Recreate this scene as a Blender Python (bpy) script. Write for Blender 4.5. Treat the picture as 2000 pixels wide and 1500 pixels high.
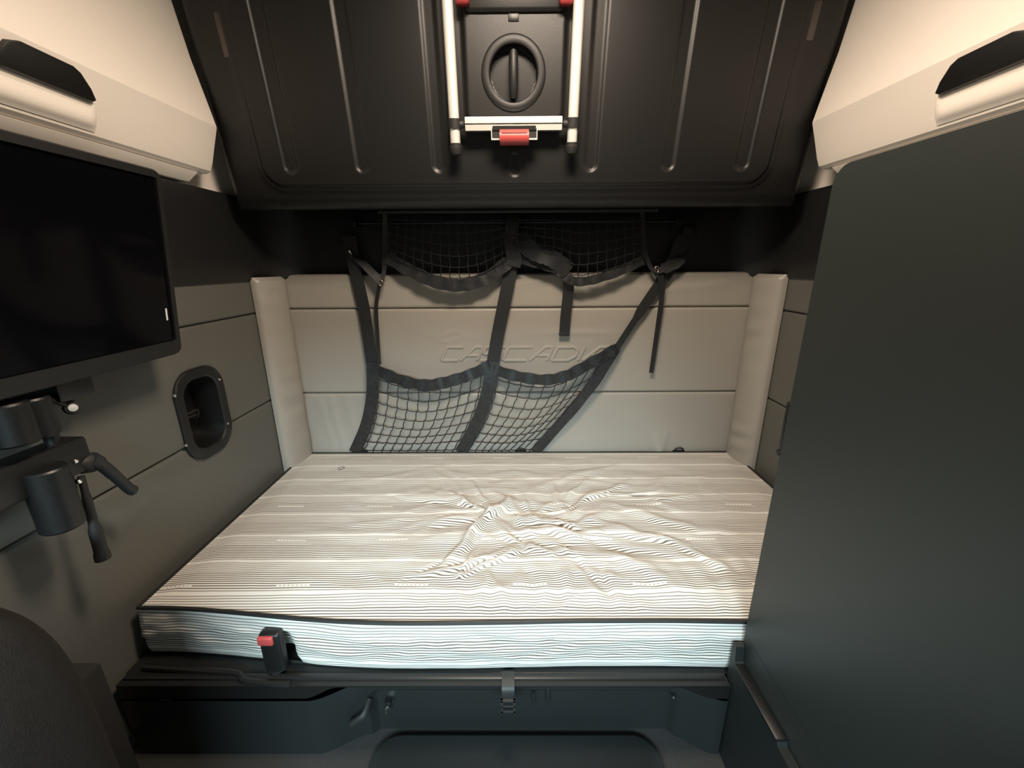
import bpy, bmesh, math, random
from mathutils import Vector, Matrix, noise
S = bpy.context.scene
for o in list(bpy.data.objects): bpy.data.objects.remove(o)
COL = S.collection
rad = math.radians
# ------------------------------------------------------------------ camera
CAM_Z = 1.32
F = 800.0                                   # focal length in pixels of a 2000 px wide frame
cam_d = bpy.data.cameras.new('camera'); cam = bpy.data.objects.new('camera', cam_d); COL.objects.link(cam)
cam_d.sensor_width = 36.0; cam_d.lens = 36.0*F/2000.0; cam_d.clip_start = 0.02
RM = (Matrix.Rotation(rad(0.35), 4, 'Z') @ Matrix.Rotation(rad(90-16.3), 4, 'X') @ Matrix.Rotation(rad(-0.35), 4, 'Z'))
cam.matrix_world = Matrix.Translation((0, 0, CAM_Z)) @ RM
S.camera = cam
# ------------------------------------------------------------------ light
S.view_settings.view_transform = 'Standard'; S.view_settings.look = 'None'
S.view_settings.gamma = 1.0; S.view_settings.use_curve_mapping = False
S.view_settings.exposure = 0.0
w = bpy.data.worlds.new('world'); S.world = w; w.use_nodes = True
w.node_tree.nodes['Background'].inputs[0].default_value = (0.62, 0.75, 0.85, 1)
w.node_tree.nodes['Background'].inputs[1].default_value = 0.06
def area(name, loc, target, sx, sy, power, col):
    d = bpy.data.lights.new(name, 'AREA'); d.shape = 'RECTANGLE'; d.size = sx; d.size_y = sy
    d.energy = power; d.color = col
    o = bpy.data.objects.new(name, d); COL.objects.link(o); o.location = loc
    o.rotation_euler = (Vector(target)-Vector(loc)).to_track_quat('-Z', 'Y').to_euler()
    return o
area('dome_lamp_light', (0.06, 0.84, 2.22), (0.07, 1.0, 0.4), 0.42, 0.28, 34, (1.0, 0.83, 0.66))
area('side_window_light', (-1.0, -1.25, 1.70), (0.45, 0.8, 0.30), 0.6, 0.40, 58, (0.70, 0.92, 1.0))
area('windshield_light', (0.0, -2.25, 1.94), (0.0, 0.9, 0.48), 2.0, 0.56, 235, (0.70, 0.92, 1.0))

# ------------------------------------------------------------------ pixel helpers (surveying the photo on real planes)
CO = Vector((0, 0, CAM_Z))
def ray(u, v): return (RM.to_3x3() @ Vector(((u-1000)/F, -(v-750)/F, -1.0)))
def hit(u, v, p, n):
    d = ray(u, v); n = Vector(n); return CO + d*((Vector(p)-CO).dot(n)/d.dot(n))
def PX(u, v, x): return hit(u, v, (x, 0, 0), (1, 0, 0))
def PY(u, v, y): return hit(u, v, (0, y, 0), (0, 1, 0))
def PZ(u, v, z): return hit(u, v, (0, 0, z), (0, 0, 1))
# ------------------------------------------------------------------ object helpers
def tag(o, label=None, cat=None, group=None, kind=None):
    if label: o['label'] = label
    if cat: o['category'] = cat
    if group: o['group'] = group
    if kind: o['kind'] = kind
    return o
def worg(o):
    v = Vector((0, 0, 0))
    while o: v += Vector(o.location); o = o.parent
    return v
def thing(name, loc, label, cat, group=None):
    o = bpy.data.objects.new(name, None); COL.objects.link(o); o.location = loc; o.empty_display_size = 0.1
    return tag(o, label, cat, group)
def mesh(name, V, Fc, m, parent=None, smooth=True, ang=35, uv=None):
    off = worg(parent) if parent else Vector((0, 0, 0))
    me = bpy.data.meshes.new(name)
    me.from_pydata([tuple(Vector(v)-off) for v in V], [], Fc)
    if uv:
        l = me.uv_layers.new(name='UVMap')
        for lp in me.loops: l.data[lp.index].uv = uv[lp.vertex_index]
    bm = bmesh.new(); bm.from_mesh(me)
    if not uv: bmesh.ops.recalc_face_normals(bm, faces=bm.faces)
    bm.to_mesh(me); bm.free()
    if smooth:
        for p in me.polygons: p.use_smooth = True
        me.set_sharp_from_angle(angle=rad(ang))
    me.materials.append(m)
    o = bpy.data.objects.new(name, me); COL.objects.link(o)
    if parent: o.parent = parent
    return o
class G:
    def __init__(s): s.V = []; s.F = []
    def add(s, V, Fc):
        k = len(s.V); s.V += [Vector(v) for v in V]; s.F += [tuple(i+k for i in f) for f in Fc]; return s
    def obj(s, name, m, parent=None, **k): return mesh(name, s.V, s.F, m, parent, **k)
    def box(s, lo, hi, bev=0.0, seg=2, xf=None):
        bm = bmesh.new(); bmesh.ops.create_cube(bm, size=1.0)
        lo = Vector(lo); hi = Vector(hi)
        for v in bm.verts: v.co = Vector((lo[i]+(hi[i]-lo[i])*(v.co[i]+.5) for i in range(3)))
        if bev > 0: bmesh.ops.bevel(bm, geom=list(bm.edges), offset=bev, segments=seg, affect='EDGES', profile=.5)
        bm.verts.index_update()
        V = [v.co.copy() for v in bm.verts]
        if xf: V = [xf(v) for v in V]
        s.add(V, [[v.index for v in f.verts] for f in bm.faces]); bm.free(); return s
    def tube(s, pts, r, seg=10, closed=False, sy=1.0, ref=None):
        pts = [Vector(p) for p in pts]; n = len(pts)
        rs = r if isinstance(r, (list, tuple)) else [r]*n
        V = []; up = None
        for i in range(n):
            if closed: t = pts[(i+1) % n]-pts[i-1]
            else: t = pts[min(i+1, n-1)]-pts[max(i-1, 0)]
            t.normalize()
            if up is None:
                a = Vector(ref) if ref else (Vector((0, 0, 1)) if abs(t.z) < .9 else Vector((0, 1, 0)))
                up = (a - t*a.dot(t)).normalized()
            else: up = (up - t*up.dot(t)).normalized()
            sd = t.cross(up)
            for k in range(seg):
                a = 2*math.pi*k/seg
                V.append(pts[i] + (up*math.cos(a) + sd*math.sin(a)*sy)*rs[i])
        Fc = []
        for i in range(n if closed else n-1):
            j = (i+1) % n
            for k in range(seg):
                l = (k+1) % seg
                Fc.append((i*seg+k, i*seg+l, j*seg+l, j*seg+k))
        if not closed: Fc += [tuple(range(seg)), tuple(range((n-1)*seg, n*seg))[::-1]]
        return s.add(V, Fc)
    def ribbon(s, pts, w, th=.003, nrm=(0, -1, 0)):
        pts = [Vector(p) for p in pts]; n = len(pts)
        ws = w if isinstance(w, (list, tuple)) else [w]*n
        ns = nrm if isinstance(nrm, list) else [nrm]*n
        V = []
        for i in range(n):
            t = (pts[min(i+1, n-1)]-pts[max(i-1, 0)]).normalized(); nn = Vector(ns[i])
            nn = (nn - t*nn.dot(t)).normalized(); sd = t.cross(nn)
            for a, b in ((-1, -1), (1, -1), (1, 1), (-1, 1)): V.append(pts[i]+sd*(a*ws[i]/2)+nn*(b*th/2))
        Fc = []
        for i in range(n-1):
            for k in range(4):
                l = (k+1) % 4; Fc.append((i*4+k, i*4+l, i*4+4+l, i*4+4+k))
        Fc += [(0, 1, 2, 3), (n*4-1, n*4-2, n*4-3, n*4-4)]
        return s.add(V, Fc)
    def lathe(s, c, axis, prof, seg=32, up=(0, 0, 1)):
        c = Vector(c); ax = Vector(axis).normalized(); a = Vector(up)
        if abs(a.dot(ax)) > .95: a = Vector((1, 0, 0))
        e1 = (a-ax*a.dot(ax)).normalized(); e2 = ax.cross(e1); V = []; Fc = []
        for r, h in prof:
            for k in range(seg):
                t = 2*math.pi*k/seg; V.append(c+ax*h+(e1*math.cos(t)+e2*math.sin(t))*max(r, 1e-5))
        for i in range(len(prof)-1):
            for k in range(seg):
                l = (k+1) % seg; Fc.append((i*seg+k, i*seg+l, (i+1)*seg+l, (i+1)*seg+k))
        Fc += [tuple(range(seg)), tuple(range((len(prof)-1)*seg, len(prof)*seg))]
        return s.add(V, Fc)
    def grid(s, nx, ny, fn, skip=None):
        V = [fn(i/nx, j/ny) for j in range(ny+1) for i in range(nx+1)]
        Fc = []
        for j in range(ny):
            for i in range(nx):
                if skip and skip((i+.5)/nx, (j+.5)/ny): continue
                a = j*(nx+1)+i; Fc.append((a, a+1, a+nx+2, a+nx+1))
        return s.add(V, Fc)
    def prism(s, outline, fr, d0, d1):
        """outline 2D, fr(a,b,d)->3D"""
        n = len(outline)
        V = [fr(a, b, d0) for a, b in outline]+[fr(a, b, d1) for a, b in outline]
        Fc = [tuple(range(n)), tuple(range(2*n-1, n-1, -1))]+[(i, (i+1) % n, n+(i+1) % n, n+i) for i in range(n)]
        return s.add(V, Fc)
def cm(pts, n=6):
    pts = [Vector(p) for p in pts]; out = []
    for i in range(len(pts)-1):
        a = pts[max(i-1, 0)]; b = pts[i]; c = pts[i+1]; d = pts[min(i+2, len(pts)-1)]
        for k in range(n):
            t = k/n
            out.append(.5*((2*b)+(c-a)*t+(2*a-5*b+4*c-d)*t*t+(3*b-a-3*c+d)*t**3))
    return out+[pts[-1]]
def at(pts, t):
    L = [0]
    for i in range(1, len(pts)): L.append(L[-1]+(pts[i]-pts[i-1]).length)
    x = t*L[-1]
    for i in range(1, len(pts)):
        if x <= L[i]+1e-9:
            f = (x-L[i-1])/max(L[i]-L[i-1], 1e-9); return pts[i-1].lerp(pts[i], f)
    return pts[-1]
def rrect(a0, b0, a1, b1, r, n=6):
    o = []
    for cx, cy, s in ((a1-r, b1-r, 0), (a0+r, b1-r, 90), (a0+r, b0+r, 180), (a1-r, b0+r, 270)):
        for k in range(n+1):
            t = rad(s+90*k/n); o.append((cx+r*math.cos(t), cy+r*math.sin(t)))
    return o
def sst(a, b, x):
    t = min(1, max(0, (x-a)/(b-a))); return t*t*(3-2*t)
def nz(x, y, z=0): return noise.noise(Vector((x, y, z)))
def sdr(x, y, cx, cy, hx, hy, r):
    qx = abs(x-cx)-hx+r; qy = abs(y-cy)-hy+r
    return math.hypot(max(qx, 0), max(qy, 0))+min(max(qx, qy), 0)-r
# ------------------------------------------------------------------ materials
def mat(name, col, rough=.5, metal=0, bump=0, bscale=200, var=0, vscale=3, spec=.5, coat=0):
    m = bpy.data.materials.new(name); m.use_nodes = True; nt = m.node_tree; b = nt.nodes['Principled BSDF']
    b.inputs['Roughness'].default_value = rough; b.inputs['Metallic'].default_value = metal
    b.inputs['Specular IOR Level'].default_value = spec; b.inputs['Coat Weight'].default_value = coat
    tc = nt.nodes.new('ShaderNodeTexCoord')
    def nse(sc):
        n = nt.nodes.new('ShaderNodeTexNoise'); n.inputs['Scale'].default_value = sc; n.inputs['Detail'].default_value = 3
        nt.links.new(tc.outputs['Object'], n.inputs['Vector']); return n
    n = nse(vscale); mx = nt.nodes.new('ShaderNodeMix'); mx.data_type = 'RGBA'
    lo = [c*(1-var) for c in col]; hi = [min(1, c*(1+var)) for c in col]
    mx.inputs['A'].default_value = (*lo, 1); mx.inputs['B'].default_value = (*hi, 1)
    nt.links.new(n.outputs['Fac'], mx.inputs['Factor']); nt.links.new(mx.outputs['Result'], b.inputs['Base Color'])
    if bump:
        n2 = nse(bscale); bp = nt.nodes.new('ShaderNodeBump'); bp.inputs['Strength'].default_value = bump; bp.inputs['Distance'].default_value = .001
        nt.links.new(n2.outputs['Fac'], bp.inputs['Height']); nt.links.new(bp.outputs['Normal'], b.inputs['Normal'])
    return m
M = dict(
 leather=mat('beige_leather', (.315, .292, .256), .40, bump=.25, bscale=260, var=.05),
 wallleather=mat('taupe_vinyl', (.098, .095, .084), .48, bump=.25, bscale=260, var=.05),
 cream=mat('cream_plastic', (.80, .73, .655), .45, bump=.1, bscale=400, var=.02),
 dark=mat('dark_plastic', (.0058, .0057, .0055), .42, bump=.2, bscale=500, var=.1),
 darkgrain=mat('dark_grained_plastic', (.007, .007, .007), .5, bump=.3, bscale=450, var=.1),
 cab=mat('charcoal_laminate', (.0165, .0205, .019), .42, bump=.1, bscale=600, var=.06, spec=.42),
 base=mat('grey_green_plastic', (.0095, .0118, .0118), .42, bump=.15, bscale=400, var=.1),
 black=mat('black_plastic', (.008, .008, .008), .4, var=.1),
 rubber=mat('black_rubber', (.012, .012, .012), .6, var=.1),
 screen=mat('black_glass', (.002, .002, .003), .10, var=0, spec=.12),
 web=mat('black_webbing', (.010, .011, .012), .55, bump=.5, bscale=500, var=.2, vscale=60),
 webs=mat('shiny_webbing', (.018, .019, .020), .38, bump=.5, bscale=150, var=.9, vscale=55),
 cord=mat('black_cord', (.008, .008, .009), .6, var=.1),
 alu=mat('brushed_aluminium', (.85, .83, .78), .4, metal=.5, var=.03),
 chrome=mat('chrome', (.8, .8, .8), .18, metal=1),
 red=mat('red_plastic', (.42, .06, .055), .4, var=.05),
 redd=mat('dark_red_plastic', (.22, .02, .02), .45, var=.05),
 carpet=mat('black_carpet', (.016, .015, .014), .9, bump=.8, bscale=300, var=.3, vscale=80),
 seat=mat('brown_black_fabric', (.013, .011, .0095), .95, bump=.9, bscale=350, var=.3, vscale=90, spec=.2),
 pipe=mat('black_piping', (.008, .009, .009), .55),
 white=mat('white_print', (.7, .7, .7), .6),
 ceil=mat('ceiling_fabric', (.50, .46, .40), .8, bump=.4, bscale=300, var=.03),
 steel=mat('brown_steel', (.10, .085, .08), .35, metal=.6, var=.1),
)
def ticking(name, marks):
    m = bpy.data.materials.new(name); m.use_nodes = True; nt = m.node_tree; b = nt.nodes['Principled BSDF']
    b.inputs['Roughness'].default_value = .75; b.inputs['Specular IOR Level'].default_value = .25
    uvn = nt.nodes.new('ShaderNodeUVMap'); uvn.uv_map = 'UVMap'; sp = nt.nodes.new('ShaderNodeSeparateXYZ')
    nt.links.new(uvn.outputs['UV'], sp.inputs[0])
    def mt(op, a, b2=None, c=None):
        n = nt.nodes.new('ShaderNodeMath'); n.operation = op
        for i, q in enumerate((a, b2, c)):
            if q is None: continue
            if isinstance(q, (int, float)): n.inputs[i].default_value = q
            else: nt.links.new(q, n.inputs[i])
        return n.outputs[0]
    x, y = sp.outputs[0], sp.outputs[1]
    P = .0085
    r = mt('DIVIDE', y, P); fr = mt('FRACT', r); row = mt('FLOOR', r)
    d = mt('ABSOLUTE', mt('SUBTRACT', fr, .5))
    line = mt('SUBTRACT', 1, mt('SMOOTH_MIN', 1, mt('MAXIMUM', 0, mt('MULTIPLY', mt('SUBTRACT', d, .16), 9)), .01))
    wide = mt('LESS_THAN', mt('FLOORED_MODULO', row, 15), .5)
    fine = mt('GREATER_THAN', mt('FLOORED_MODULO', mt('ADD', row, 5), 15), 6.5)
    line = mt('MULTIPLY', line, mt('SUBTRACT', 1, wide))
    line = mt('MULTIPLY', line, mt('ADD', .75, mt('MULTIPLY', fine, .25)))
    if marks:
        ro = mt('FLOOR', mt('DIVIDE', y, .205))
        my = mt('FLOORED_MODULO', y, .205); a = mt('LESS_THAN', mt('ABSOLUTE', mt('SUBTRACT', my, .088)), .0048)
        xx = mt('FLOORED_MODULO', mt('ADD', x, mt('MULTIPLY', ro, .11)), .347)
        c = mt('MULTIPLY', mt('LESS_THAN', xx, .10), mt('GREATER_THAN', mt('FRACT', mt('DIVIDE', xx, .0125)), .22))
        k = mt('MULTIPLY', a, c)
        line = mt('MULTIPLY', line, mt('SUBTRACT', 1, k))
    mx = nt.nodes.new('ShaderNodeMix'); mx.data_type = 'RGBA'
    mx.inputs['A'].default_value = (.69, .665, .62, 1); mx.inputs['B'].default_value = (.135, .115, .092, 1)
    nt.links.new(line, mx.inputs['Factor']); nt.links.new(mx.outputs['Result'], b.inputs['Base Color'])
    return m
M['tick'] = ticking('striped_ticking', True); M['tick_side'] = ticking('striped_ticking_border', False)

# ================================================================== SETTING
XL, XR, YB = -1.08, 1.115, 1.895            # faces of the padded walls
def struct(o, label=None):
    o['kind'] = 'structure'
    if label: o['label'] = label
    return o
struct(G().box((-1.35, -2.3, -.06), (1.35, 2.15, 0)).obj('floor', M['carpet'], smooth=False), 'black carpeted floor at the foot of the bunk')
struct(G().box((-1.35, -2.3, 2.28), (1.35, 2.15, 2.34)).obj('ceiling', M['ceil'], smooth=False), 'beige sleeper ceiling')
struct(G().box((-1.22, -.85, 1.46), (1.22, -.72, 2.28), .02).obj('light_block_header', M['ceil']), 'unseen beige header added to block the windshield light from the upper sleeper')  # added out of view to keep window daylight off the upper surfaces
wl = struct(G().box((-1.35, -2.3, 0), (-1.22, 2.15, 2.28)).obj('wall_left', M['wallleather'], smooth=False), 'left side wall with padded vinyl panels')
wr = struct(G().box((1.22, -2.3, 0), (1.35, 2.15, 2.28)).obj('wall_right', M['wallleather'], smooth=False), 'right side wall with padded vinyl panels')
wb = struct(G().box((-1.22, 2.02, 0), (1.22, 2.15, 2.28)).obj('wall_back', M['wallleather'], smooth=False), 'back wall with padded leather panels behind the mattress')
def axis_samples(L, r, n):
    e = [0, .12, .3, .55, .8, 1.0]; a = [r*q for q in e]
    k = max(2, n); mid = [r+(L-2*r)*i/k for i in range(1, k)]
    return a+mid+[L-q for q in a[::-1]]
def pad(name, org, ud, vd, nd, Lu, Lv, m, parent, t=.022, r=.018, wr=None, hole=None, nu=40, nv=16):
    org = Vector(org); ud = Vector(ud); vd = Vector(vd); nd = Vector(nd)
    us = axis_samples(Lu, r, nu); vs = axis_samples(Lv, r, nv); V = []; Fc = []
    for b in vs:
        for a in us:
            d = min(a, Lu-a, b, Lv-b); s = min(1, d/r); h = -t*(1-math.sqrt(max(0, 1-(1-s)**2)))
            if wr: h += wr(a, b)*min(1, d/.04)
            V.append(org+ud*a+vd*b+nd*h)
    W = len(us)
    for j in range(len(vs)-1):
        for i in range(W-1):
            if hole and hole((us[i]+us[i+1])/2, (vs[j]+vs[j+1])/2): continue
            q = j*W+i; Fc.append((q, q+1, q+W+1, q+W))
    return mesh(name, V, Fc, m, parent)
# back wall: three rows of leather
ZT, Z1, Z2 = 1.262, 1.128, .722
px = lambda x: x+1.05
def wr_mid(a, b):
    x = a-1.05; h = .0012*nz(x*4, b*6)
    # crease over the lettering
    h += .0022*math.exp(-((x+.30)/.07)**2)*(math.exp(-((b-.285-.012*math.sin(x*40))/.008)**2)+math.exp(-((b-.262+.012*math.sin(x*34))/.008)**2))
    h += .003*math.exp(-((x-.30)/.16)**2)*math.exp(-((b-.29)/.014)**2)
    return h
def wr_low(a, b):
    x = a-1.05; h = .0015*nz(x*3, b*5)
    xr = .74
    for k, (s, am) in enumerate(((-.28, .006), (-.12, .007), (.10, .0055), (-.5, .004))):
        xc = xr+s*(b-.16); h += am*math.exp(-((x-xc)/.014)**2)*sst(.14, .22, b)*(1-sst(.26, .36, b))
    for xc, am in ((-.93, .003), (-.88, .003), (-.80, .002)):
        h += am*math.exp(-((x-xc-.02*math.sin(b*9))/.02)**2)
    return h
def wr_top(a, b):
    x = a-1.05; return .004*math.exp(-((b-.10-.02*math.sin(x*7))/.02)**2)*(.5+nz(x*5, 3))
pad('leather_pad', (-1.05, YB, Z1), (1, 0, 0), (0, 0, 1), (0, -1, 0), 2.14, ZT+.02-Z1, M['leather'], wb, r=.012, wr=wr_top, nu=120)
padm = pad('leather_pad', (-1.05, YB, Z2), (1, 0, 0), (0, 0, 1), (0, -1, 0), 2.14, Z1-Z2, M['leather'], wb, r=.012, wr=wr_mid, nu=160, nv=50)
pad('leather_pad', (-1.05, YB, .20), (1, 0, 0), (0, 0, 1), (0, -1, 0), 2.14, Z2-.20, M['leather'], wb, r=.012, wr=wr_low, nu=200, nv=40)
# embossed word on the middle row
LET = {'C': ((36, [[(1, 1), (0, 1), (0, 0), (1, 0)]])), 'A': ((36, [[(0, 0), (.55, 1), (1, 1), (1, 0)], [(.30, .38), (1, .38)]])),
       'S': ((36, [[(1, 1), (0, 1), (0, .5), (1, .5), (1, 0), (0, 0)]])), 'D': ((50, [[(0, 0), (0, 1), (.75, 1), (1, .7), (1, .3), (.75, 0), (0, 0)]])), 'I': ((8, [[(.5, 0), (.5, 1)]]))}
pos = [('C', 868, 900), ('A', 905, 938), ('S', 944, 981), ('C', 988, 1034), ('A', 1040, 1074), ('D', 1083, 1126), ('I', 1133, 1137), ('A', 1144, 1182)]
for ch, u0, u1 in pos:
    g = G()
    p0 = PY(u0, 704, YB); p1 = PY(u1, 704, YB); zt = PY(u0, 678, YB).z
    for st in LET[ch][1]:
        pts = []
        for a, b in st:
            z = p0.z+(zt-p0.z)*b; pts.append(Vector((p0.x+(p1.x-p0.x)*a+(b-.5)*.030, YB-.0015, z)))
        q = [pts[0]]
        for i in range(1, len(pts)): q += [pts[i-1].lerp(pts[i], .04), pts[i-1].lerp(pts[i], .96)]
        q.append(pts[-1])
        g.tube(q, .0085, seg=8, sy=1.0)
        # flatten to a low emboss
    for i, v in enumerate(g.V): v.y = YB+.001+(v.y-YB)*.62
    g.obj('embossed_letter', M['leather'], padm)
# bolsters in the corners
def bolster(name, x0, y0, x1, y1, sgn, parent):
    g = G(); a = Vector((x0, y0, 0)); b = Vector((x1, y1, 0)); t = b-a; n = Vector((-t.y, t.x, 0)).normalized()
    if n.x*sgn > 0: n = -n
    def fn(s, q):
        z = .20+(ZT+.012-.20)*q; th = math.pi*s
        k = .046*(math.sin(th)**.7 if 0 < s < 1 else 0)*(1-.5*sst(.985, 1, q))
        k += .0045*nz(s*1.5+q*3, q*16, sgn)*math.sin(th)+.005*math.sin(q*70+s*6+3*nz(q*6, 1))*math.sin(th)**2*max(0, nz(q*5, 4, sgn)+.25)
        p = a+t*(.5-.5*math.cos(th)); p = p+n*k; p.z = z; return p
    g.grid(18, 140, fn)
    return g.obj(name, M['leather'], parent)
bolster('corner_bolster', XL+.004, 1.715, -1.048, YB+.005, -1, wl)
bolster('corner_bolster', XR-.004, 1.715, 1.088, YB+.005, 1, wr)
# left wall padding with the hole for the recessed pocket
PKY, PKZ, PKW, PKH = 1.335, .833, .112, .158
def hole_for(z0):
    return lambda a, b: sdr(-.55+a, z0+b, PKY, PKZ, PKW-.012, PKH-.012, .08) < -.004
def wl_pads(X, nd, parent, hole):
    for z0, z1 in ((1.128, 1.285), (.745, 1.128), (.05, .745)):
        wrf = lambda a, b: .0025*nz(a*3, b*4, z0)
        if z0 < .7 and hole:
            wrf = lambda a, b: .0025*nz(a*3, b*4)+.004*math.exp(-((b-.60-.25*(a-1.55))/.02)**2)*math.exp(-((a-1.55)/.12)**2)
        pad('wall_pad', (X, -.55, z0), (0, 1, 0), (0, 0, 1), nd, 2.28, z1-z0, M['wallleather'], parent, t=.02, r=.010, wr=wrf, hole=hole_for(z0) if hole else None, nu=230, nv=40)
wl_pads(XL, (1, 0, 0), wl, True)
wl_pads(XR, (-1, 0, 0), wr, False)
# dark band round the three walls with rounded inner corners
def band_path(inset=0, y0=-.55):
    xl, xr, yb, r = XL+.012+inset, XR-.012-inset, YB+.04-inset, .16
    p = [(xl, y0), (xl, .9), (xl, yb-r)]
    for k in range(1, 12): t = math.pi-(math.pi/2)*k/12; p.append((xl+r+r*math.cos(t), yb-r+r*math.sin(t)))
    p += [(xl+r, yb), (0, yb), (xr-r, yb)]
    for k in range(1, 12): t = math.pi/2-(math.pi/2)*k/12; p.append((xr-r+r*math.cos(t), yb-r+r*math.sin(t)))
    p += [(xr, yb-r), (xr, .9), (xr, y0)]
    return p
def sweep(name, prof, m, parent=None):
    V = []; Fc = []
    base = [band_path(i) for i, z in prof]; n = len(base[0])
    for (i, z), p in zip(prof, base): V += [(a, b, z) for a, b in p]
    for j in range(len(prof)-1):
        for k in range(n-1): Fc.append((j*n+k, j*n+k+1, (j+1)*n+k+1, (j+1)*n+k))
    return mesh(name, V, Fc, m, parent)
struct(sweep('trim_1', [(-.04, 1.262), (-.004, 1.262), (0, 1.268), (.004, 1.34), (.002, 1.50), (.006, 1.565), (0, 1.577), (-.06, 1.580), (-.10, 1.582)], M['darkgrain']), 'black plastic trim band round the walls above the padding')
# cream upper shell beside and above the bunk
def shell(x, s):
    V = []; prof = [(0.0, 1.578), (.005, 1.60), (.012, 1.75), (.0, 2.28)]
    ys = [-.55, .9, 1.6, 1.75, 1.85]
    for o, z in prof:
        for y in ys: V.append((x+s*o, y, z))
        V.append((x+s*.10, 2.0, z))
    n = 6; return V, [(j*n+k, j*n+k+1, (j+1)*n+k+1, (j+1)*n+k) for j in range(3) for k in range(n-1)]
a = shell(-1.105, -1); mesh('upper_shell', *a, M['cream'], wl)
a = shell(1.14, 1); mesh('upper_shell', *a, M['cream'], wr)
pass
# ================================================================== MATTRESS
MX0, MX1, MYB, MZ, MZB = -1.046, 1.082, 1.874, .42, .25
random.seed(7)
def yf(x): return .866+.044*sst(-.25, -1.05, x)**1.3+.004*math.sin(x*5)
creases = []
for k in range(34):
    an = random.uniform(0, 2*math.pi); r0 = random.uniform(.03, .22); L = random.uniform(.10, .34)
    cx, cy = .02+random.uniform(-.10, .18), 1.30+random.uniform(-.10, .12)
    p0 = (cx+r0*math.cos(an)*1.3, cy+r0*math.sin(an)*.8); a2 = an+random.uniform(-.5, .5)
    p1 = (p0[0]+L*math.cos(a2)*1.3, p0[1]+L*math.sin(a2)*.9)
    creases.append((p0, p1, random.uniform(.008, .018), random.uniform(.003, .0075)*random.choice((1, 1, 1, -1))))
# the folds that read clearly: a twisted ridge left of the middle and long diagonals to the right
for a, b, ww, am in (((-.02, 1.42), (-.10, 1.26), .020, .016), ((-.10, 1.26), (-.22, 1.08), .020, .013), ((-.05, 1.36), (-.16, 1.14), .014, .009), ((-.24, 1.52), (-.16, 1.34), .014, .008), ((.16, 1.58), (.18, 1.34), .014, .006), ((.02, 1.22), (.24, 1.19), .020, .013), ((.02, 1.28), (.14, 1.24), .016, .010), ((.34, 1.48), (.22, 1.34), .014, .007),
                     ((.02, 1.30), (.30, 1.22), .014, .010), ((.25, 1.30), (.55, 1.16), .02, .007), ((.35, 1.38), (.75, 1.22), .022, .007), ((.45, 1.20), (.68, 1.02), .016, .006),
                     ((.30, 1.14), (.48, .98), .016, .006), ((-.30, 1.30), (-.05, 1.32), .016, .006), ((.1, 1.55), (.45, 1.70), .02, .005), ((-.1, 1.55), (-.35, 1.72), .02, .005), ((.5, 1.5), (.8, 1.62), .02, .005),
                     ((-.75, 1.55), (-.3, 1.72), .025, .004), ((-.6, 1.45), (-.2, 1.55), .025, .004), ((.15, 1.12), (.12, .93), .016, .005), ((-.05, 1.08), (-.1, .93), .014, .005)):
    creases.append((a, b, ww, am))
def seg_d(px_, py_, a, b):
    dx, dy = b[0]-a[0], b[1]-a[1]; t = ((px_-a[0])*dx+(py_-a[1])*dy)/(dx*dx+dy*dy)
    tc = min(1, max(0, t)); return math.hypot(px_-a[0]-dx*tc, py_-a[1]-dy*tc), t
def wrinkle(x, y):
    h = 0; x0, y0 = x, y
    x = x0+.045*nz(x0*4, y0*5, 21)+.014*nz(x0*13, y0*15, 22); y = y0+.035*nz(x0*4, y0*5, 31)+.012*nz(x0*13, y0*15, 32)
    for a, b, ww, am in creases:
        if abs(x-(a[0]+b[0])/2) > .42 or abs(y-(a[1]+b[1])/2) > .35: continue
        d, t = seg_d(x, y, a, b)
        if d < ww*3.2: h += am*(.45 if a[0]+b[0] < -.36 else 1)*math.exp(-(d/ww)**2)*(1-.6*abs(2*min(1, max(0, t))-1))
    x, y = x0, y0
    h += .0016*math.sin(x*95+4*nz(x*4, y*7, 41)+y*18)*sst(1.20, 1.0, y)*sst(-.5, -.1, x)*(.6+nz(x*6, y*4, 42))
    mk = math.exp(-((x-.15)/.75)**2-((y-1.3)/.42)**2)
    q = nz(x*5+1.5*nz(x*3, y*3, 5), y*9+1.5*nz(x*3, y*3, 8), 2)
    h += mk*.0045*(1-abs(q)*2)+mk*.0035*nz(x*7, y*22+3*nz(x*4, y*4, 51), 52)
    h += .0022*nz(x*9, y*16, 4)*(.4+mk)
    return h*1.55
NX, NY = 400, 220
mat_t = thing('mattress', (0.02, 1.38, MZB), 'thin wrinkled bunk mattress in white and grey pinstripe ticking with black piping', 'mattress')
V = []; UV = []; Fc = []
H = []
for j in range(NY+1):
    row = []
    for i in range(NX+1):
        x = MX0+(MX1-MX0)*i/NX; y0 = yf(x); y = y0+(MYB-y0)*j/NY
        row.append(wrinkle(x, y))
    H.append(row)
for j in range(NY+1):
    for i in range(NX+1):
        x = MX0+(MX1-MX0)*i/NX; y0 = yf(x); y = y0+(MYB-y0)*j/NY
        d = min(x-MX0, MX1-x, y-y0, MYB-y); e = sst(0, .05, d)
        h = H[j][i]*e
        gx = (H[j][min(i+1, NX)]-H[j][max(i-1, 0)])/2/((MX1-MX0)/NX); gy = (H[min(j+1, NY)][i]-H[max(j-1, 0)][i])/2/((MYB-y0)/NY)
        z = MZ-.008+.010*sst(0, .10, d)+h
        V.append((x, y, z)); UV.append((x-.25*gx*.02*e, 3.0+y-.010*gy*e+.0025*nz(x*2, y*2, 9)))
for j in range(NY):
    for i in range(NX):
        a = j*(NX+1)+i; Fc.append((a, a+1, a+NX+2, a+NX+1))
mesh('top_panel', V, Fc, M['tick'], mat_t, uv=UV, ang=80)
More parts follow.
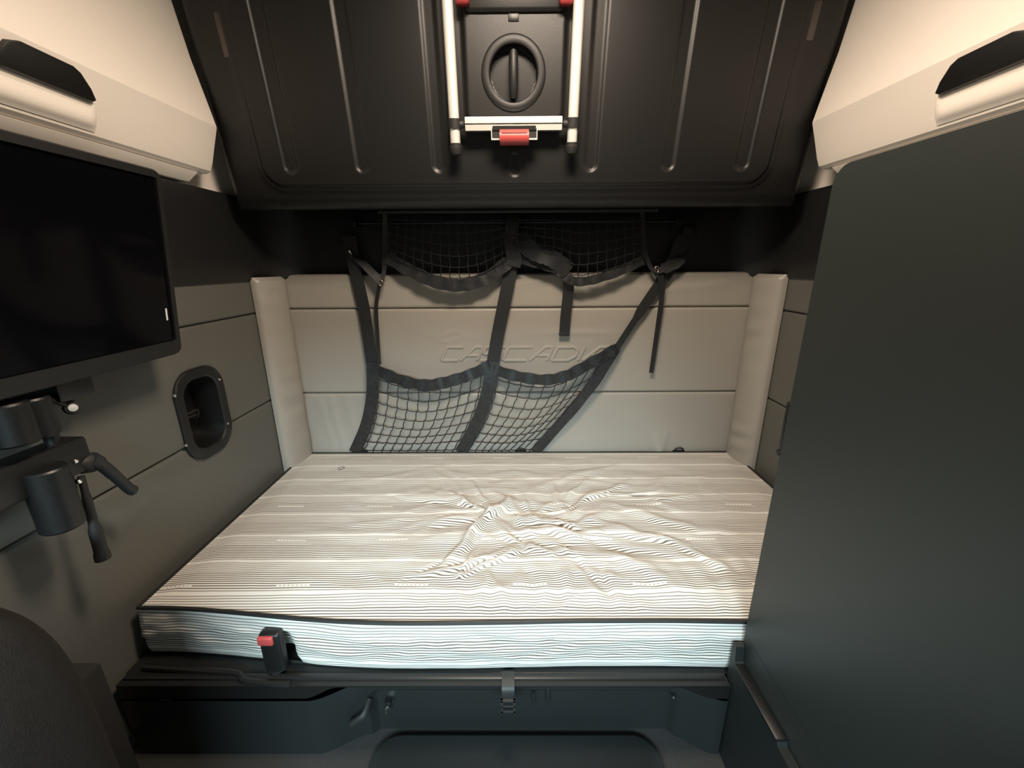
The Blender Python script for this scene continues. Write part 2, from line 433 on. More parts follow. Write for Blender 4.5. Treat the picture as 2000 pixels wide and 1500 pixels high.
# border round the four sides
def loop(off=0, n=80):
    L = []
    for k in range(n*2): x = MX0+(MX1-MX0)*k/(n*2); L.append((x, yf(x), 0, -1))
    for k in range(n//2): y = yf(MX1)+(MYB-yf(MX1))*k/(n//2); L.append((MX1, y, 1, 0))
    for k in range(n): x = MX1+(MX0-MX1)*k/n; L.append((x, MYB, 0, 1))
    for k in range(n//2): y = MYB+(yf(MX0)-MYB)*k/(n//2); L.append((MX0, y, -1, 0))
    return L
LP = loop(); NV = 22; V = []; UV = []; Fc = []; n = len(LP)
BKX = PY(526, 1258, .850).x
for j in range(NV+1):
    q = j/NV
    for (x, y, nx, ny) in LP:
        z = MZ-.010-(MZ-.010-MZB)*q
        b = (.013*math.sin(math.pi*min(1, q*1.02))**.6 if 0 < q < 1 else 0)
        b *= (1 if ny < 0 else .6); s = x+y
        b += (.0035*nz(s*9, z*26, 3)+.002*nz(s*22, z*60, 6))*math.sin(math.pi*q)*2
        if ny < 0:
            dn = math.exp(-((x-BKX-.008)/.036)**4)*sst(.22, .50, q); b -= .040*dn
            z += .020*math.exp(-((x-BKX-.008)/.045)**2)*q
            if x < BKX+.15: z += .004*q*sst(BKX+.15, BKX-.1, x)
            tw = .006*nz(x*7, z*20, 1)*math.exp(-((x-BKX)/.35)**2)
        else: tw = 0
        V.append((x+nx*b, y+ny*b, z)); UV.append((x, 1.0+z+tw+.0035*nz(s*6, z*18, 2)))
for j in range(NV):
    for i in range(n):
        k = (i+1) % n; Fc.append((j*n+i, j*n+k, (j+1)*n+k, (j+1)*n+i))
Fc = [f[::-1] for f in Fc]
Vb = V; Fc.append(tuple(NV*n+i for i in range(n)))
mesh('side_border', V, Fc, M['tick_side'], mat_t, uv=UV, ang=80)
def lpz(z, o): return [Vector((x+nx*o, y+ny*o, z+.0015*nz(x*5, y*5))) for (x, y, nx, ny) in LP]
G().tube(lpz(MZ-.009, .002), .0058, seg=8, closed=True).obj('piping', M['pipe'], mat_t)
G().tube(lpz(MZB+.002, -.002), .004, seg=6, closed=True).obj('piping', M['pipe'], mat_t)
p = PZ(666, 915, MZ+.004)
G().tube([p+Vector((.013*math.cos(t*math.pi/8), .012*math.sin(t*math.pi/8), 0)) for t in range(16)], .0032, seg=6, closed=True).obj('eyelet', M['chrome'], mat_t)

# ================================================================== LOWER BUNK BASE
bb = thing('bunk_base', (0, .9, 0), 'black moulded base with arched front carrying the striped mattress', 'bunk base')
FY = .815
g = G(); g.box((XL+.008, .852, MZB-.022), (XR-.02, MYB+.005, MZB-.002), .003)
g.obj('deck', M['black'], bb)
# rail along the front of the mattress with a tray lip
g = G(); g.box((-1.06, .830, MZB-.004), (.560, .848, MZB+.006), .004); g.obj('front_rail', M['black'], bb)
# arched apron
out = [(-1.068, MZB), (.60, MZB)]
xs = [.566-.01*k for k in range(0, 164)]
bot = []
for x in xs:
    c = max(sst(.42, .53, x), sst(-.47, -.57, x)); bot.append((x, MZB-.005-.040*c))
g = G(); ol = [(-1.068, MZB)]+[(.60, MZB)]+bot
n = len(bot); V = []; Fc = []
for d in (0, .036):
    for x, z in bot: V.append((x, FY+d, z))
    for x, z in bot: V.append((x, FY+d, MZB))
for i in range(n-1):
    Fc.append((i, i+1, n+i+1, n+i)); Fc.append((2*n+i, 2*n+n+i, 2*n+n+i+1, 2*n+i+1)); Fc.append((i, 2*n+i, 2*n+i+1, i+1)); Fc.append((n+i, n+i+1, 3*n+i+1, 3*n+i))
mesh('arched_apron', V, Fc, M['dark'], bb)
# recessed front panel: moulded, with a shallow rectangular field
PYF = .862
def fp(s, t):
    x = -1.06+1.625*s; z = .20*t
    d = .016*sst(.010, -.010, sdr(x, z, .02, .04, .43, .125, .03))-.05*sst(.44, .56, x)-.05*sst(-.42, -.56, x)
    return (x, PYF+d, z)
G().grid(170, 40, fp).obj('front_panel', M['base'], bb)
# slot mouldings behind the catch
for (u0, v0, u1, v1) in ((930, 1337, 1072, 1341), (1068, 1341, 1072, 1374), (1040, 1352, 1043, 1376)):
    a = PY(u0, v0, PYF-.002); b = PY(u1, v1, PYF-.002)
    G().box((min(a.x, b.x), PYF-.006, min(a.z, b.z)), (max(a.x, b.x), PYF+.004, max(a.z, b.z)), .001).obj('moulded_rib', M['base'], bb)
# centre catch: a strap bent over the rail with a square buckle
a = PY(992, 1322, FY-.012)
pts = [Vector((a.x, .846, MZB+.010)), Vector((a.x, .825, MZB+.010)), Vector((a.x, FY-.010, MZB+.002)), Vector((a.x, FY-.014, MZB-.025)), Vector((a.x, FY-.012, MZB-.055)), Vector((a.x, FY-.008, MZB-.075))]
st = G().ribbon(cm(pts, 5), .033, .005, nrm=[(0, -.3, 1)]*6+[(0, -.7, .7)]*5+[(0, -1, 0)]*15).obj('catch_strap', M['web'], bb)
g = G()
zc = MZB-.042
for bx in (((-.020, zc-.022), (-.012, zc+.022)), ((.012, zc-.022), (.020, zc+.022)), ((-.020, zc+.014), (.020, zc+.022)), ((-.020, zc-.022), (.020, zc-.015)), ((-.020, zc-.003), (.020, zc+.003))):
    g.box((a.x+bx[0][0], FY-.024, bx[0][1]), (a.x+bx[1][0], FY-.016, bx[1][1]), .0015)
g.obj('catch_buckle', M['rubber'], bb)
p = PY(756, 1387, PYF-.006)
G().lathe(p, (0, -1, 0), [(.0, -.006), (.006, -.006), (.006, .006), (.004, .009), (0, .009)], 16).obj('bolt', M['chrome'], bb)
p = PY(757, 1372, PYF-.006); G().box(p-Vector((.008, .006, .006)), p+Vector((.010, .010, .006)), .002).obj('bolt_tab', M['dark'], bb)
p = PY(700, 1408, PYF-.03)
g = G(); g.tube(cm([p+Vector((-.02, .03, -.03)), p+Vector((-.02, 0, -.01)), p+Vector((.0, -.005, .012)), p+Vector((.02, 0, .028)), p+Vector((.025, .03, .04))], 5), .009, 8).obj('grab_loop', M['rubber'], bb)
for u, v in ((1316, 1362), (236, 1275), (250, 1279)):
    p = PY(u, v, PYF-.006) if u > 500 else PZ(u, v, MZB+.004)
    G().lathe(p, (0, -1, .3) if u > 500 else (0, 0, 1), [(.0, -.004), (.004, -.004), (.004, .002), (.002, .004), (0, .004)], 12).obj('screw', M['chrome'], bb)
# tray lip left of the buckle
p0 = PZ(300, 1283, MZB+.004); 
g = G(); g.tube(cm([(-1.03, .865, MZB+.004), (-.86, .852, MZB+.006), (-.76, .845, MZB+.006), (-.72, .828, MZB+.0), (-.60, .822, MZB-.002)], 6), .009, 8).obj('tray_lip', M['dark'], bb)
# left box end and dark cavity
G().box((-1.068, FY+.02, 0), (-1.055, PYF+.01, MZB-.01), .002).obj('end_panel', M['black'], bb)

# seat belt buckle
p = PY(526, 1258, .850)
zt = PY(526, 1239, .850).z
bk = thing('seat_belt_buckle', (p.x, .862, MZB), 'black seat belt buckle with red release button at mattress front edge', 'buckle')
G().box((p.x-.026, .846, MZB+.008), (p.x+.030, .874, zt), .008, 3).obj('housing', M['black'], bk)
G().box((p.x-.025, .839, zt-.030), (p.x+.016, .852, zt-.003), .005, 3).obj('release_button', M['red'], bk)
G().ribbon(cm([(p.x+.003, .862, MZB+.016), (p.x+.003, .859, MZB+.010), (p.x+.01, .842, MZB+.008)], 4), .044, .004, nrm=(0, -.7, .7)).obj('webbing_tail', M['web'], bk)

# ================================================================== FOLDED UPPER BUNK
LEAN = rad(10.2)
B0 = Vector((0.005, 1.610, 1.512)); WD = Vector((0, -math.sin(LEAN), math.cos(LEAN))); ND = Vector((0, -math.cos(LEAN), -math.sin(LEAN)))
def BK(x, w_, n_=0): return B0+Vector((x, 0, 0))+WD*w_+ND*n_
def bxw(u, v, n_=0):
    h = hit(u, v, B0+ND*n_, ND)-B0; return h.x, h.dot(WD)
ub = thing('folding_bunk', B0, 'dark ribbed upper bunk folded up against the back wall', 'bunk')
WT = .80
RIDGE_W = bxw(1000, 362)[1]; GE = bxw(700, 337)[1]
grooves = [(-.780, .022), (-.530, .020), (-.262, .020), (.262, .020), (.530, .020), (.785, .022)]
def bh(x, w_):
    xa = abs(x)
    # outer roll-off
    d = min(1.025-xa, w_); h = -.045*(1-math.sqrt(max(0, 1-(1-min(1, max(0, d)/.045))**2)))
    # inner field raised behind a rounded step
    s = sdr(x, w_, 0, RIDGE_W+.6, .880, .6, .07)
    h += .010*sst(.006, -.006, s)
    h += .004*math.exp(-((s-.010)/.010)**2)
    for gx, hw in grooves:
        q = sdr(x, w_, gx, GE+.6, hw, .6, hw)
        h -= .007*sst(.005, -.005, q)
    # middle console carrying the ladder
    q = sdr(x, w_, 0, CW0+.6, .158, .6, .02); h += .014*sst(.008, -.008, q)
    q = sdr(x, w_, 0, GE+.02, .016, .035, .014); h -= .004*sst(.004, -.004, q)
    q = math.hypot(x-KX, w_-KW)
    h -= .034*sst(.082, .076, q)
    return h
CW0 = bxw(1000, 236)[1]; KX, KW = bxw(1003, 146, .014)
xs = []; x = -1.0
NXB = 470
g = G()
NWB = 200
g.grid(NXB, NWB, lambda s, t: BK(-1.025+2.05*s, WT*t, bh(-1.025+2.05*s, WT*t)))
g.obj('underside_panel', M['dark'], ub, ang=60)
g = G(); g.box((-1.024, 0, -.17), (1.024, WT, -.040), .03, 3, xf=lambda v: BK(v.x, v.y, v.z)); g.obj('bunk_shell', M['dark'], ub)
# ring round the latch
prof = [(.075, -.030), (.075, .001), (.077, .005), (.081, .007), (.096, .0055), (.1005, .003), (.1035, -.003), (.1035, -.016)]
V = []; Fc = []; SG = 72
for r, h in prof:
    for k in range(SG):
        t = 2*math.pi*k/SG; V.append(BK(KX+r*math.cos(t), KW+r*math.sin(t), .024+h))
for i in range(len(prof)-1):
    for k in range(SG):
        l = (k+1) % SG; Fc.append((i*SG+k, i*SG+l, (i+1)*SG+l, (i+1)*SG+k))
mesh('latch_ring', V, Fc, M['darkgrain'], ub)
hd = G().tube([BK(KX, KW+q, .017+dz) for q, dz in ((-.063, -.012), (-.058, -.002), (-.04, .003), (0, .004), (.04, .003), (.056, -.001), (.062, -.012))], [.008, .012, .0145, .0145, .0145, .0125, .008], 12, sy=1.0).obj('latch_handle', M['darkgrain'], ub)
p = bxw(1003, 36, .016); G().box((p[0]-.016, p[1]-.010, .016), (p[0]+.016, p[1]+.010, .027), .002, 2, xf=lambda v: BK(v.x, v.y, v.z)).obj('clip_tab', M['black'], ub)
g = G(); p = bxw(1003, 10, .02); g.box((-.15, p[1]-.02, .015), (.15, p[1]+.10, .038), .012, 3, xf=lambda v: BK(v.x, v.y, v.z)); g.obj('upper_console', M['dark'], ub)
for u0, v0, u1, v1 in ((425, 22, 444, 113), (1597, 0, 1583, 80)):
    a = bxw(u0, v0); b = bxw(u1, v1)
    xm = (a[0]+b[0])/2
    G().box((xm-.013, b[1], -.012), (xm+.013, a[1], .001), .004, 2, xf=lambda v: BK(v.x, v.y, v.z)).obj('side_strike_plate', M['steel'], ub)
# lower lip under the bunk
G().box((-.52, .006, -.10), (.54, .020, -.050), .005, 2, xf=lambda v: BK(v.x, v.y-.022, v.z)).obj('hinge_lip', M['cab'], ub)

# ================================================================== LADDER stowed on the bunk
lz = .055
def lxw(u, v): return bxw(u, v, lz)
RB = lxw(1000, 290)[1]; RW = lxw(1000, 241)[1]
ld = thing('folded_ladder', BK(0, RB-.02, lz), 'silver aluminium ladder with black feet strapped to the folded bunk', 'ladder')
X0, X1 = lxw(885, 200)[0], lxw(1121, 200)[0]
TR = .0165
for x in (X0, X1):
    t = G().tube([BK(x, RB, lz), BK(x, RB+.3, lz), BK(x, .79, lz)], TR, 20).obj('side_rail', M['alu'], ld)
    G().tube([BK(x, RB-.020, lz), BK(x, RB-.016, lz), BK(x, RB-.004, lz), BK(x, RB+.006, lz), BK(x, RB+.008, lz), BK(x, RB+.016, lz)], [.011, .018, .0215, .0215, .0195, .0195], 20).obj('rubber_foot', M['rubber'], t)
    sg = 1 if x < 0 else -1
    c = G().tube([BK(x, RW-.014, lz), BK(x, RW-.0135, lz), BK(x, RW+.0135, lz), BK(x, RW+.014, lz)], [.0185, .0215, .0215, .0185], 20)
    c.tube([BK(x+sg*.015, RW-.002, lz), BK(x+sg*.030, RW-.002, lz), BK(x+sg*.032, RW-.002, lz), BK(x+sg*.042, RW-.002, lz)], [.012, .011, .008, .008], 12)
    c.obj('rail_clamp', M['rubber'], ld)
    # red stop of the next rung at the top of the picture
    p = lxw(903 if sg > 0 else 1106, 2)
    G().box((p[0]-.020, p[1]-.010, lz-.02), (p[0]+.020, p[1]+.05, lz+.012), .009, 3, xf=lambda v: BK(v.x, v.y, v.z)).obj('rung_stop', M['redd'], ld)
rl, rr = X0+.036, X1-.036
hw = .021
prof = [(-.020, lz-.012), (-.020, lz+.010), (-.004, lz+.012), (-.002, lz+.004), (.000, lz+.015), (.012, lz+.015), (.018, lz+.010), (.018, lz-.012)]
V = [BK(x, RW+a, b) for x in (rl, rr) for a, b in prof]; n = len(prof)
Fc = [(i, (i+1) % n, n+(i+1) % n, n+i) for i in range(n)]+[tuple(range(n)), tuple(range(2*n-1, n-1, -1))]
mesh('rung', V, Fc, M['alu'], ld, ang=20)
xm = (rl+rr)/2+.002
fx = lambda v: BK(v.x, v.y, v.z)
rt = G().box((xm-.070, RW-.022, lz+.012), (xm+.070, RW-.008, lz+.020), .002, 1, xf=fx).obj('rung_latch', M['dark'], ld)
for sx in (-1, 1):
    G().box((xm+sx*.060-.014, RW-.046, lz+.008), (xm+sx*.060+.014, RW-.016, lz+.016), .002, 1, xf=fx).obj('latch_bracket', M['rubber'], rt)
    for q0, q1, w0, w1 in ((sx*.060-.015, sx*.060-.012, -.046, -.018), (sx*.060+.012, sx*.060+.015, -.046, -.018), (sx*.060-.015, sx*.060+.015, -.048, -.043)):
        G().box((xm+q0, RW+w0, lz+.010), (xm+q1, RW+w1, lz+.019), .001, 1, xf=fx).obj('bracket_rim', M['alu'], rt)
G().tube([BK(xm-.047, RW-.040, lz+.014), BK(xm-.0465, RW-.040, lz+.014), BK(xm+.0465, RW-.040, lz+.014), BK(xm+.047, RW-.040, lz+.014)], [.020, .023, .023, .020], 18).obj('latch_grip', M['red'], rt)
G().box((xm-.042, RW-.031, lz+.0325), (xm+.042, RW-.028, lz+.0365), .001, 1, xf=fx).obj('grip_slot', M['redd'], rt)

# ================================================================== CARGO NET
cn = thing('cargo_net', (0, 1.86, .44), 'black webbing cargo net with slack mesh pockets hanging on the leather back wall', 'cargo net')
def C(pts, y, n=6):
    ys = y if isinstance(y, list) else [y]*len(pts)
    return cm([PY(u, v, yy) for (u, v), yy in zip(pts, ys)], n)
def strap(name, pts, y, w_, m='web', par=None, nrm=(0, -1, 0), th=.003, n=6):
    return G().ribbon(C(pts, y, n), w_, th, nrm).obj(name, M[m], par or cn)
PXW = .00225   # metres per photo pixel on the back wall
# long straps
LS = [(683, 462), (692, 520), (712, 610), (727, 716)]
strap('side_strap', LS, [1.885, 1.875, 1.872, 1.868], 24*PXW)
CS = [(1003, 470), (994, 545), (975, 640), (962, 712)]
strap('centre_strap', CS, [1.85, 1.862, 1.866, 1.862], [26*PXW]*19)
RS = [(1338, 462), (1310, 520), (1262, 592), (1203, 682)]
strap('side_strap', RS, [1.885, 1.87, 1.868, 1.86], [32*PXW]*4+[26*PXW]*5+[20*PXW]*5+[13*PXW]*5)
# lower pockets
L0 = [(727, 708), (727, 770), (716, 828), (692, 884)]
Cc = [(962, 706), (953, 764), (934, 820), (900, 884)]
R0 = [(1203, 678), (1165, 740), (1118, 800), (1044, 884)]
yE = [1.866, 1.856, 1.862, 1.8865]
T1 = [(722, 716), (770, 738), (826, 752), (872, 746), (918, 732), (958, 714)]
T2 = [(964, 722), (1010, 735), (1066, 742), (1110, 732), (1160, 706), (1206, 680)]
def pocket(Lp, Rp, Tp, nc, nr, bulge, yt):
    Lc = C(Lp, yE, 8); Rc = C(Rp, yE, 8); Tc = C(Tp, yt, 8)
    Tc[0] = Lc[0]; 
    a, b, c, d = Tc[0], Tc[-1], Lc[-1], Rc[-1]
    def pt(s, t):
        T = at(Tc, s); Bm = c.lerp(d, s); l = at(Lc, t); r = at(Rc, t)
        p_ = T*(1-t)+Bm*t+l*(1-s)+r*s-(a*(1-s)*(1-t)+b*s*(1-t)+c*(1-s)*t+d*s*t)
        p_ = p_.copy(); p_.y -= bulge*math.sin(math.pi*s)*math.sin(math.pi*min(1, t*1.1+.05)) ; p_.y = min(p_.y, 1.888-.004*(1-t)); return p_
    g = G()
    for i in range(1, nc):
        s = i/nc; g.tube([pt(s+.012*math.sin(j/4*math.pi*2+i)*.35, j/(nr*4)) for j in range(nr*4+1)], .0023, 5)
    for j in range(1, nr+1):
        t = (j-.35)/nr; pts = []
        for i in range(nc*4+1):
            pp = pt(i/(nc*4), t); pp.z -= .0045*abs(math.sin(i/4*math.pi)); pts.append(pp)
        g.tube(pts, .0023, 5)
    return g
pocket(L0, Cc, T1, 12, 8, .022, 1.862).obj('pocket_netting', M['cord'], cn)['kind'] = 'stuff'
pocket(Cc, R0, T2, 11, 8, .022, 1.858).obj('pocket_netting', M['cord'], cn)['kind'] = 'stuff'
def wav(base, n, amp, f): return [base+amp*math.sin(i*f) for i in range(n)]
yw = lambda y: [a-.006 for a in y]
strap('net_border', L0, yw(yE), 25*PXW, 'webs', n=8)
strap('net_border', Cc, yw(yE), 27*PXW, 'webs', n=8)
strap('net_border', R0, yw(yE), [22*PXW+.0025*math.sin(i*.9) for i in range(25)], 'webs', n=8)
def ruched(name, pts, y, w_):
    c = C(pts, y, 14); k = len(c)
    c = [p_+Vector((0, -.0015*abs(math.sin(i*.55)) if 0 < i < k-1 else 0, 0)) for i, p_ in enumerate(c)]
    return G().ribbon(c, [w_*(1+.06*math.sin(i*.7)) for i in range(k)], .0035, [(0.06*math.sin(i*1.1), -1, .10*math.sin(i*.7)) for i in range(k)]).obj(name, M['webs'], cn)
ruched('net_border', T1, [1.860, 1.850, 1.838, 1.836, 1.846, 1.858], 24*PXW)
ruched('net_border', T2, [1.856, 1.846, 1.836, 1.836, 1.846, 1.858], 23*PXW)
# thin adjusting straps
strap('adjuster_strap', [(741, 556), (735, 600), (738, 660), (741, 712)], [1.84, 1.862, 1.866, 1.862], 7*PXW)
a = strap('adjuster_strap', [(1290, 538), (1292, 580), (1283, 650), (1272, 728)], [1.845, 1.86, 1.866, 1.87], [12*PXW]*6+[9*PXW]*13)
strap('hanging_strap', [(1110, 541), (1110, 570), (1105, 615), (1102, 656)], [1.845, 1.862, 1.868, 1.87], 21*PXW)
p = PY(1102, 652, 1.867); G().box(p-Vector((.025, .003, .006)), p+Vector((.025, .002, .006)), .001).obj('strap_end', M['webs'], cn)
# upper straps hanging from under the bunk
strap('drop_strap', [(752, 418), (752, 470), (751, 520), (747, 549)], [1.80, 1.84, 1.85, 1.84], [9*PXW]*7+[9*PXW]*6+[8*PXW]*3+[5*PXW]*3, 'web')
strap('drop_strap', [(1254, 414), (1257, 470), (1266, 512), (1284, 540)], [1.80, 1.83, 1.845, 1.845], [8*PXW]*19, 'web')
strap('diagonal_strap', [(684, 488), (700, 505), (722, 528), (746, 552)], [1.875, 1.868, 1.855, 1.84], 16*PXW, 'webs', nrm=(.5, -1, .6))
strap('diagonal_strap', [(1345, 480), (1330, 500), (1310, 518), (1286, 530)], [1.885, 1.87, 1.855, 1.842], [12*PXW]*7+[28*PXW]*5+[22*PXW]*4+[12*PXW]*3, 'webs', nrm=(-.3, -1, .4))
for u, v in ((744, 553), (1283, 526)):
    p = PY(u, v, 1.836); g = G()
    g.tube([p+Vector((.009*math.cos(t*math.pi/6), 0, .012*math.sin(t*math.pi/6))) for t in range(12)], .0032, 6, closed=True)
    g.box(p+Vector((-.010, -.004, -.003)), p+Vector((.010, .004, .003)), .001); g.obj('strap_slide', M['steel'], cn)
p = PY(684, 495, 1.866); G().box(p-Vector((.004, .002, .016)), p+Vector((.006, .002, .012)), .001, xf=lambda v: v+Vector((-.35*(v.z-p.z), 0, 0))).obj('strap_hook', M['chrome'], cn)
for u, v in ((678, 470), (1345, 455)):
    p = PY(u, v, 1.90); G().box(p-Vector((.03, .012, .035)), p+Vector((.028, .03, .03)), .006, 2).obj('anchor_plate', M['black'], cn)
p = PY(1001, 440, 1.83); G().box(p-Vector((.03, .015, .035)), p+Vector((.028, .11, .04)), .006, 2).obj('anchor_plate', M['black'], cn)
p = PY(1000, 480, 1.835); G().ribbon(C([(996, 452), (1000, 478), (1004, 505), (1002, 520)], [1.822, 1.818, 1.825, 1.84], 5), 28*PXW, .004).obj('keeper_loop', M['webs'], cn)
# upper pockets
U1 = [(757, 502), (800, 528), (852, 551), (900, 557), (946, 545), (998, 508)]
U2 = [(1008, 505), (1050, 515), (1090, 528), (1120, 549), (1160, 546), (1215, 528), (1256, 508)]
ruched('upper_net_border', U1, [1.85, 1.84, 1.83, 1.828, 1.835, 1.845], 24*PXW)
ruched('upper_net_border', U2, [1.845, 1.84, 1.835, 1.83, 1.83, 1.838, 1.85], 17*PXW)
strap('crumpled_webbing', [(1010, 462), (1040, 490), (1078, 505), (1112, 530)], [1.82, 1.815, 1.82, 1.828], [30*PXW, 34*PXW]*9+[20*PXW], 'web', nrm=[(.15*math.sin(i*.8), -1, .2*math.cos(i*.6)) for i in range(19)])
def upnet(u0, u1, U):
    g = G(); Tc = [PY(u0+(u1-u0)*k/6, 424, 1.80) for k in range(7)]; Bc = C(U, 1.838, 8)
    nc, nr = 14, 6
    for i in range(nc+1):
        a_, b_ = at(Tc, i/nc), at(Bc, i/nc)
        g.tube([a_.lerp(b_, k/10)+Vector((.003*math.sin(k*2+i), -.01*math.sin(math.pi*k/10), 0)) for k in range(11)], .002, 5)
    for j in range(nr):
        t = (j+.3)/nr; pts = []
        for i in range(nc*3+1):
            s = i/(nc*3); q = at(Tc, s).lerp(at(Bc, s), t); q.y -= .01*math.sin(math.pi*t); q.z -= .004*abs(math.sin(i*math.pi/3)); pts.append(q)
        g.tube(pts, .002, 5)
    return g
upnet(762, 992, U1).obj('upper_netting', M['cord'], cn)['kind'] = 'stuff'
upnet(1012, 1252, U2).obj('upper_netting', M['cord'], cn)['kind'] = 'stuff'
a = PY(700, 436, 1.86); b = PY(1330, 432, 1.86); G().tube([a, b], .006, 8).obj('net_rod', M['dark'], cn)
for u, v in ((690, 436), (1325, 432)):
    p = PY(u, v, 1.86); G().box(p-Vector((.014, .012, .014)), p+Vector((.014, .085, .014)), .004).obj('rod_bracket', M['dark'], cn)
# tie-down loops at the bottom of the back wall
def tie(u, v, lab):
    p = PY(u, v, 1.888); t = thing('tie_down_loop', (p.x, 1.888, p.z-.008), lab, 'tie-down loop', 'tie-down loops behind the mattress')
    G().tube([p+Vector((.022*math.cos(math.pi*k/10), -.008*math.sin(math.pi*k/10), .019*math.sin(math.pi*k/10)-.010)) for k in range(11)], .0045, 8).obj('loop', M['rubber'], t)
    G().box(p+Vector((-.030, -.002, -.020)), p+Vector((.030, .010, -.008)), .002).obj('foot', M['rubber'], t)
tie(1326, 877, 'black tie-down loop right of the cargo net by the creased leather')
tie(1017, 878, 'black tie-down loop under the right mesh pocket behind the mattress')
tie(706, 878, 'black tie-down loop at the bottom left corner of the cargo net')

# ================================================================== OVERHEAD CABINETS
def cabinet(s, label, xo=0):
    c = thing('overhead_cabinet', (-s*1.05, .5, 1.60), label, 'cabinet', 'cream overhead cabinets')
    prof = [(-1.100, 1.612), (-1.030, 1.618), (-1.019, 1.626), (-1.008, 1.650), (-.991, 1.703), (-.972, 1.757), (-.981, 1.80), (-1.015, 1.95), (-1.040, 2.10), (-1.052, 2.20), (-1.055, 2.27)]
    ys = [-.55, 0, .3, .6, .8, 1.0, 1.2, 1.4, 1.50, 1.525, 1.538, 1.543]
    ins = [0]*9+[.003, .012, .035]
    dn = [0]*9+[.002, .008, .020]
    V = []; n = len(prof)
    for y, i_, d_ in zip(ys, ins, dn):
        for k, (x, z) in enumerate(prof): V.append((s*(x-i_*(1 if k else 0)), y, z+(d_ if k < 4 else 0)))
    Fc = [(j*n+k, j*n+k+1, (j+1)*n+k+1, (j+1)*n+k) for j in range(len(ys)-1) for k in range(n-1)]
    Fc.append(tuple((len(ys)-1)*n+k for k in range(n)))
    d = mesh('door', V, Fc, M['cream'], c, ang=13)
    # floor board of the cabinet, set back under a dark gap
    bp = [(-1.029, 1.6145), (-1.030, 1.6125), (-1.064, 1.586), (-1.104, 1.586), (-1.104, 1.6145)]
    G().prism(bp, lambda a_, b_, d_: Vector((s*a_, d_, b_)), -.55, 1.47).obj('bottom_board', M['cream'], c)
    G().box((min(-s*1.036, -s*1.10), -.55, 1.614), (max(-s*1.036, -s*1.10), 1.46, 1.6185), 0).obj('gap_seal', M['black'], c)
    # pull: black paddle over a cream scooped lip
    def fr(a, b, dd): return Vector((s*(-dd), a, b))
    y0, y1 = .92, 1.112
    def surf(z): 
        for (xa, za), (xb, zb) in zip(prof[:-1], prof[1:]):
            if za <= z <= zb: return xa+(xb-xa)*(z-za)/(zb-za)
        return -1.0
    # scooped lip under the pull
    g = G()
    def lip(q, t):
        y = y0-.035+(y1+.016-(y0-.035))*q; z = 1.632+.060*t
        e = sst(0, .10, q)*sst(0, .12, 1-q)*(sst(0, .25, t)-1.5*sst(.35, .95, t))
        return Vector((s*(surf(z)+.002+.007*e-.004*(1-sst(0, .05, 1-q))), y, z))
    g.grid(60, 14, lip); g.obj('pull_lip', M['cream'], d)
    ol = [(y0+.006, 1.692), (y1-.008, 1.690), (y1, 1.695), (y1-.012, 1.714), (y1-.038, 1.738), (y1-.055, 1.745), (y0+.035, 1.747), (y0+.014, 1.740), (y0+.002, 1.722), (y0, 1.700)]
    g = G(); n = len(ol); cy, cz = (y0+y1)/2, 1.718
    Vv = []
    for sc, nn in ((1.0, -.016), (1.0, .003), (.95, .010), (.80, .012)):
        for a_, b_ in ol: Vv.append(Vector((s*(surf(cz+(b_-cz)*sc)+nn), cy+(a_-cy)*(1-(1-sc)*.3), cz+(b_-cz)*sc)))
    Ff = [(i*n+k, i*n+(k+1) % n, (i+1)*n+(k+1) % n, (i+1)*n+k) for i in range(3) for k in range(n)]+[tuple(3*n+k for k in range(n))]
    g.add(Vv, Ff)
    g.obj('pull_handle', M['dark'], d)
    return c
def mk_cab(left):
    # profile is written for the left side (negative x); s=+1 keeps it, s=-1 mirrors it
    return cabinet(1 if left else -1, 'cream overhead cabinet with black pull above the television' if left else 'cream overhead cabinet with black pull above the tall charcoal cabinet')
mk_cab(True); mk_cab(False)

# ================================================================== TELEVISION
TX = -.955
TILT = math.tan(rad(6.4))
tv = thing('television', (TX-.03, .75, 1.10), 'black flat television on the left wall in a dark frame', 'television')
a = PX(352, 672, TX); TY1 = a.y; TZ0 = PX(352, 690, TX).z; TZ1 = 1.555
TY0 = TY1-1.0
fr = lambda a_, b_, d_: Vector((TX+d_+(b_-TZ0)*TILT, a_, b_))
g = G(); g.prism(rrect(TY0, TZ0, TY1, TZ1, .022), fr, -.045, -.004)
o2 = rrect(TY0, TZ0, TY1, TZ1, .022)
i2 = rrect(TY0+.02, TZ0+.040, TY1-.018, TZ1-.02, .004)
n = len(o2)
V = [fr(a_, b_, -.004) for a_, b_ in o2]+[fr(a_*1.0, b_, .003) for a_, b_ in rrect(TY0+.004, TZ0+.004, TY1-.004, TZ1-.004, .02)]+[fr(a_, b_, .003) for a_, b_ in i2]+[fr(a_, b_, -.006) for a_, b_ in i2]
Fc = [(r*n+k, r*n+(k+1) % n, (r+1)*n+(k+1) % n, (r+1)*n+k) for r in range(3) for k in range(n)]
g.add(V, Fc); g.obj('bezel', M['darkgrain'], tv)
G().prism(rrect(TY0+.019, TZ0+.039, TY1-.017, TZ1-.019, .004), fr, -.008, -.003).obj('screen', M['screen'], tv)
p = PX(317, 614, TX-.002); G().box((TX-.004, p.y-.003, p.z-.016), (TX-.0022, p.y+.002, p.z+.016), 0, xf=lambda v: v+Vector(((v.z-TZ0)*TILT, 0, 0))).obj('energy_sticker', M['white'], tv)
G().box((XL+.002, TY1-.62, TZ0+.12), (TX-.044, TY1-.30, TZ0+.34), .01).obj('wall_bracket', M['dark'], tv)
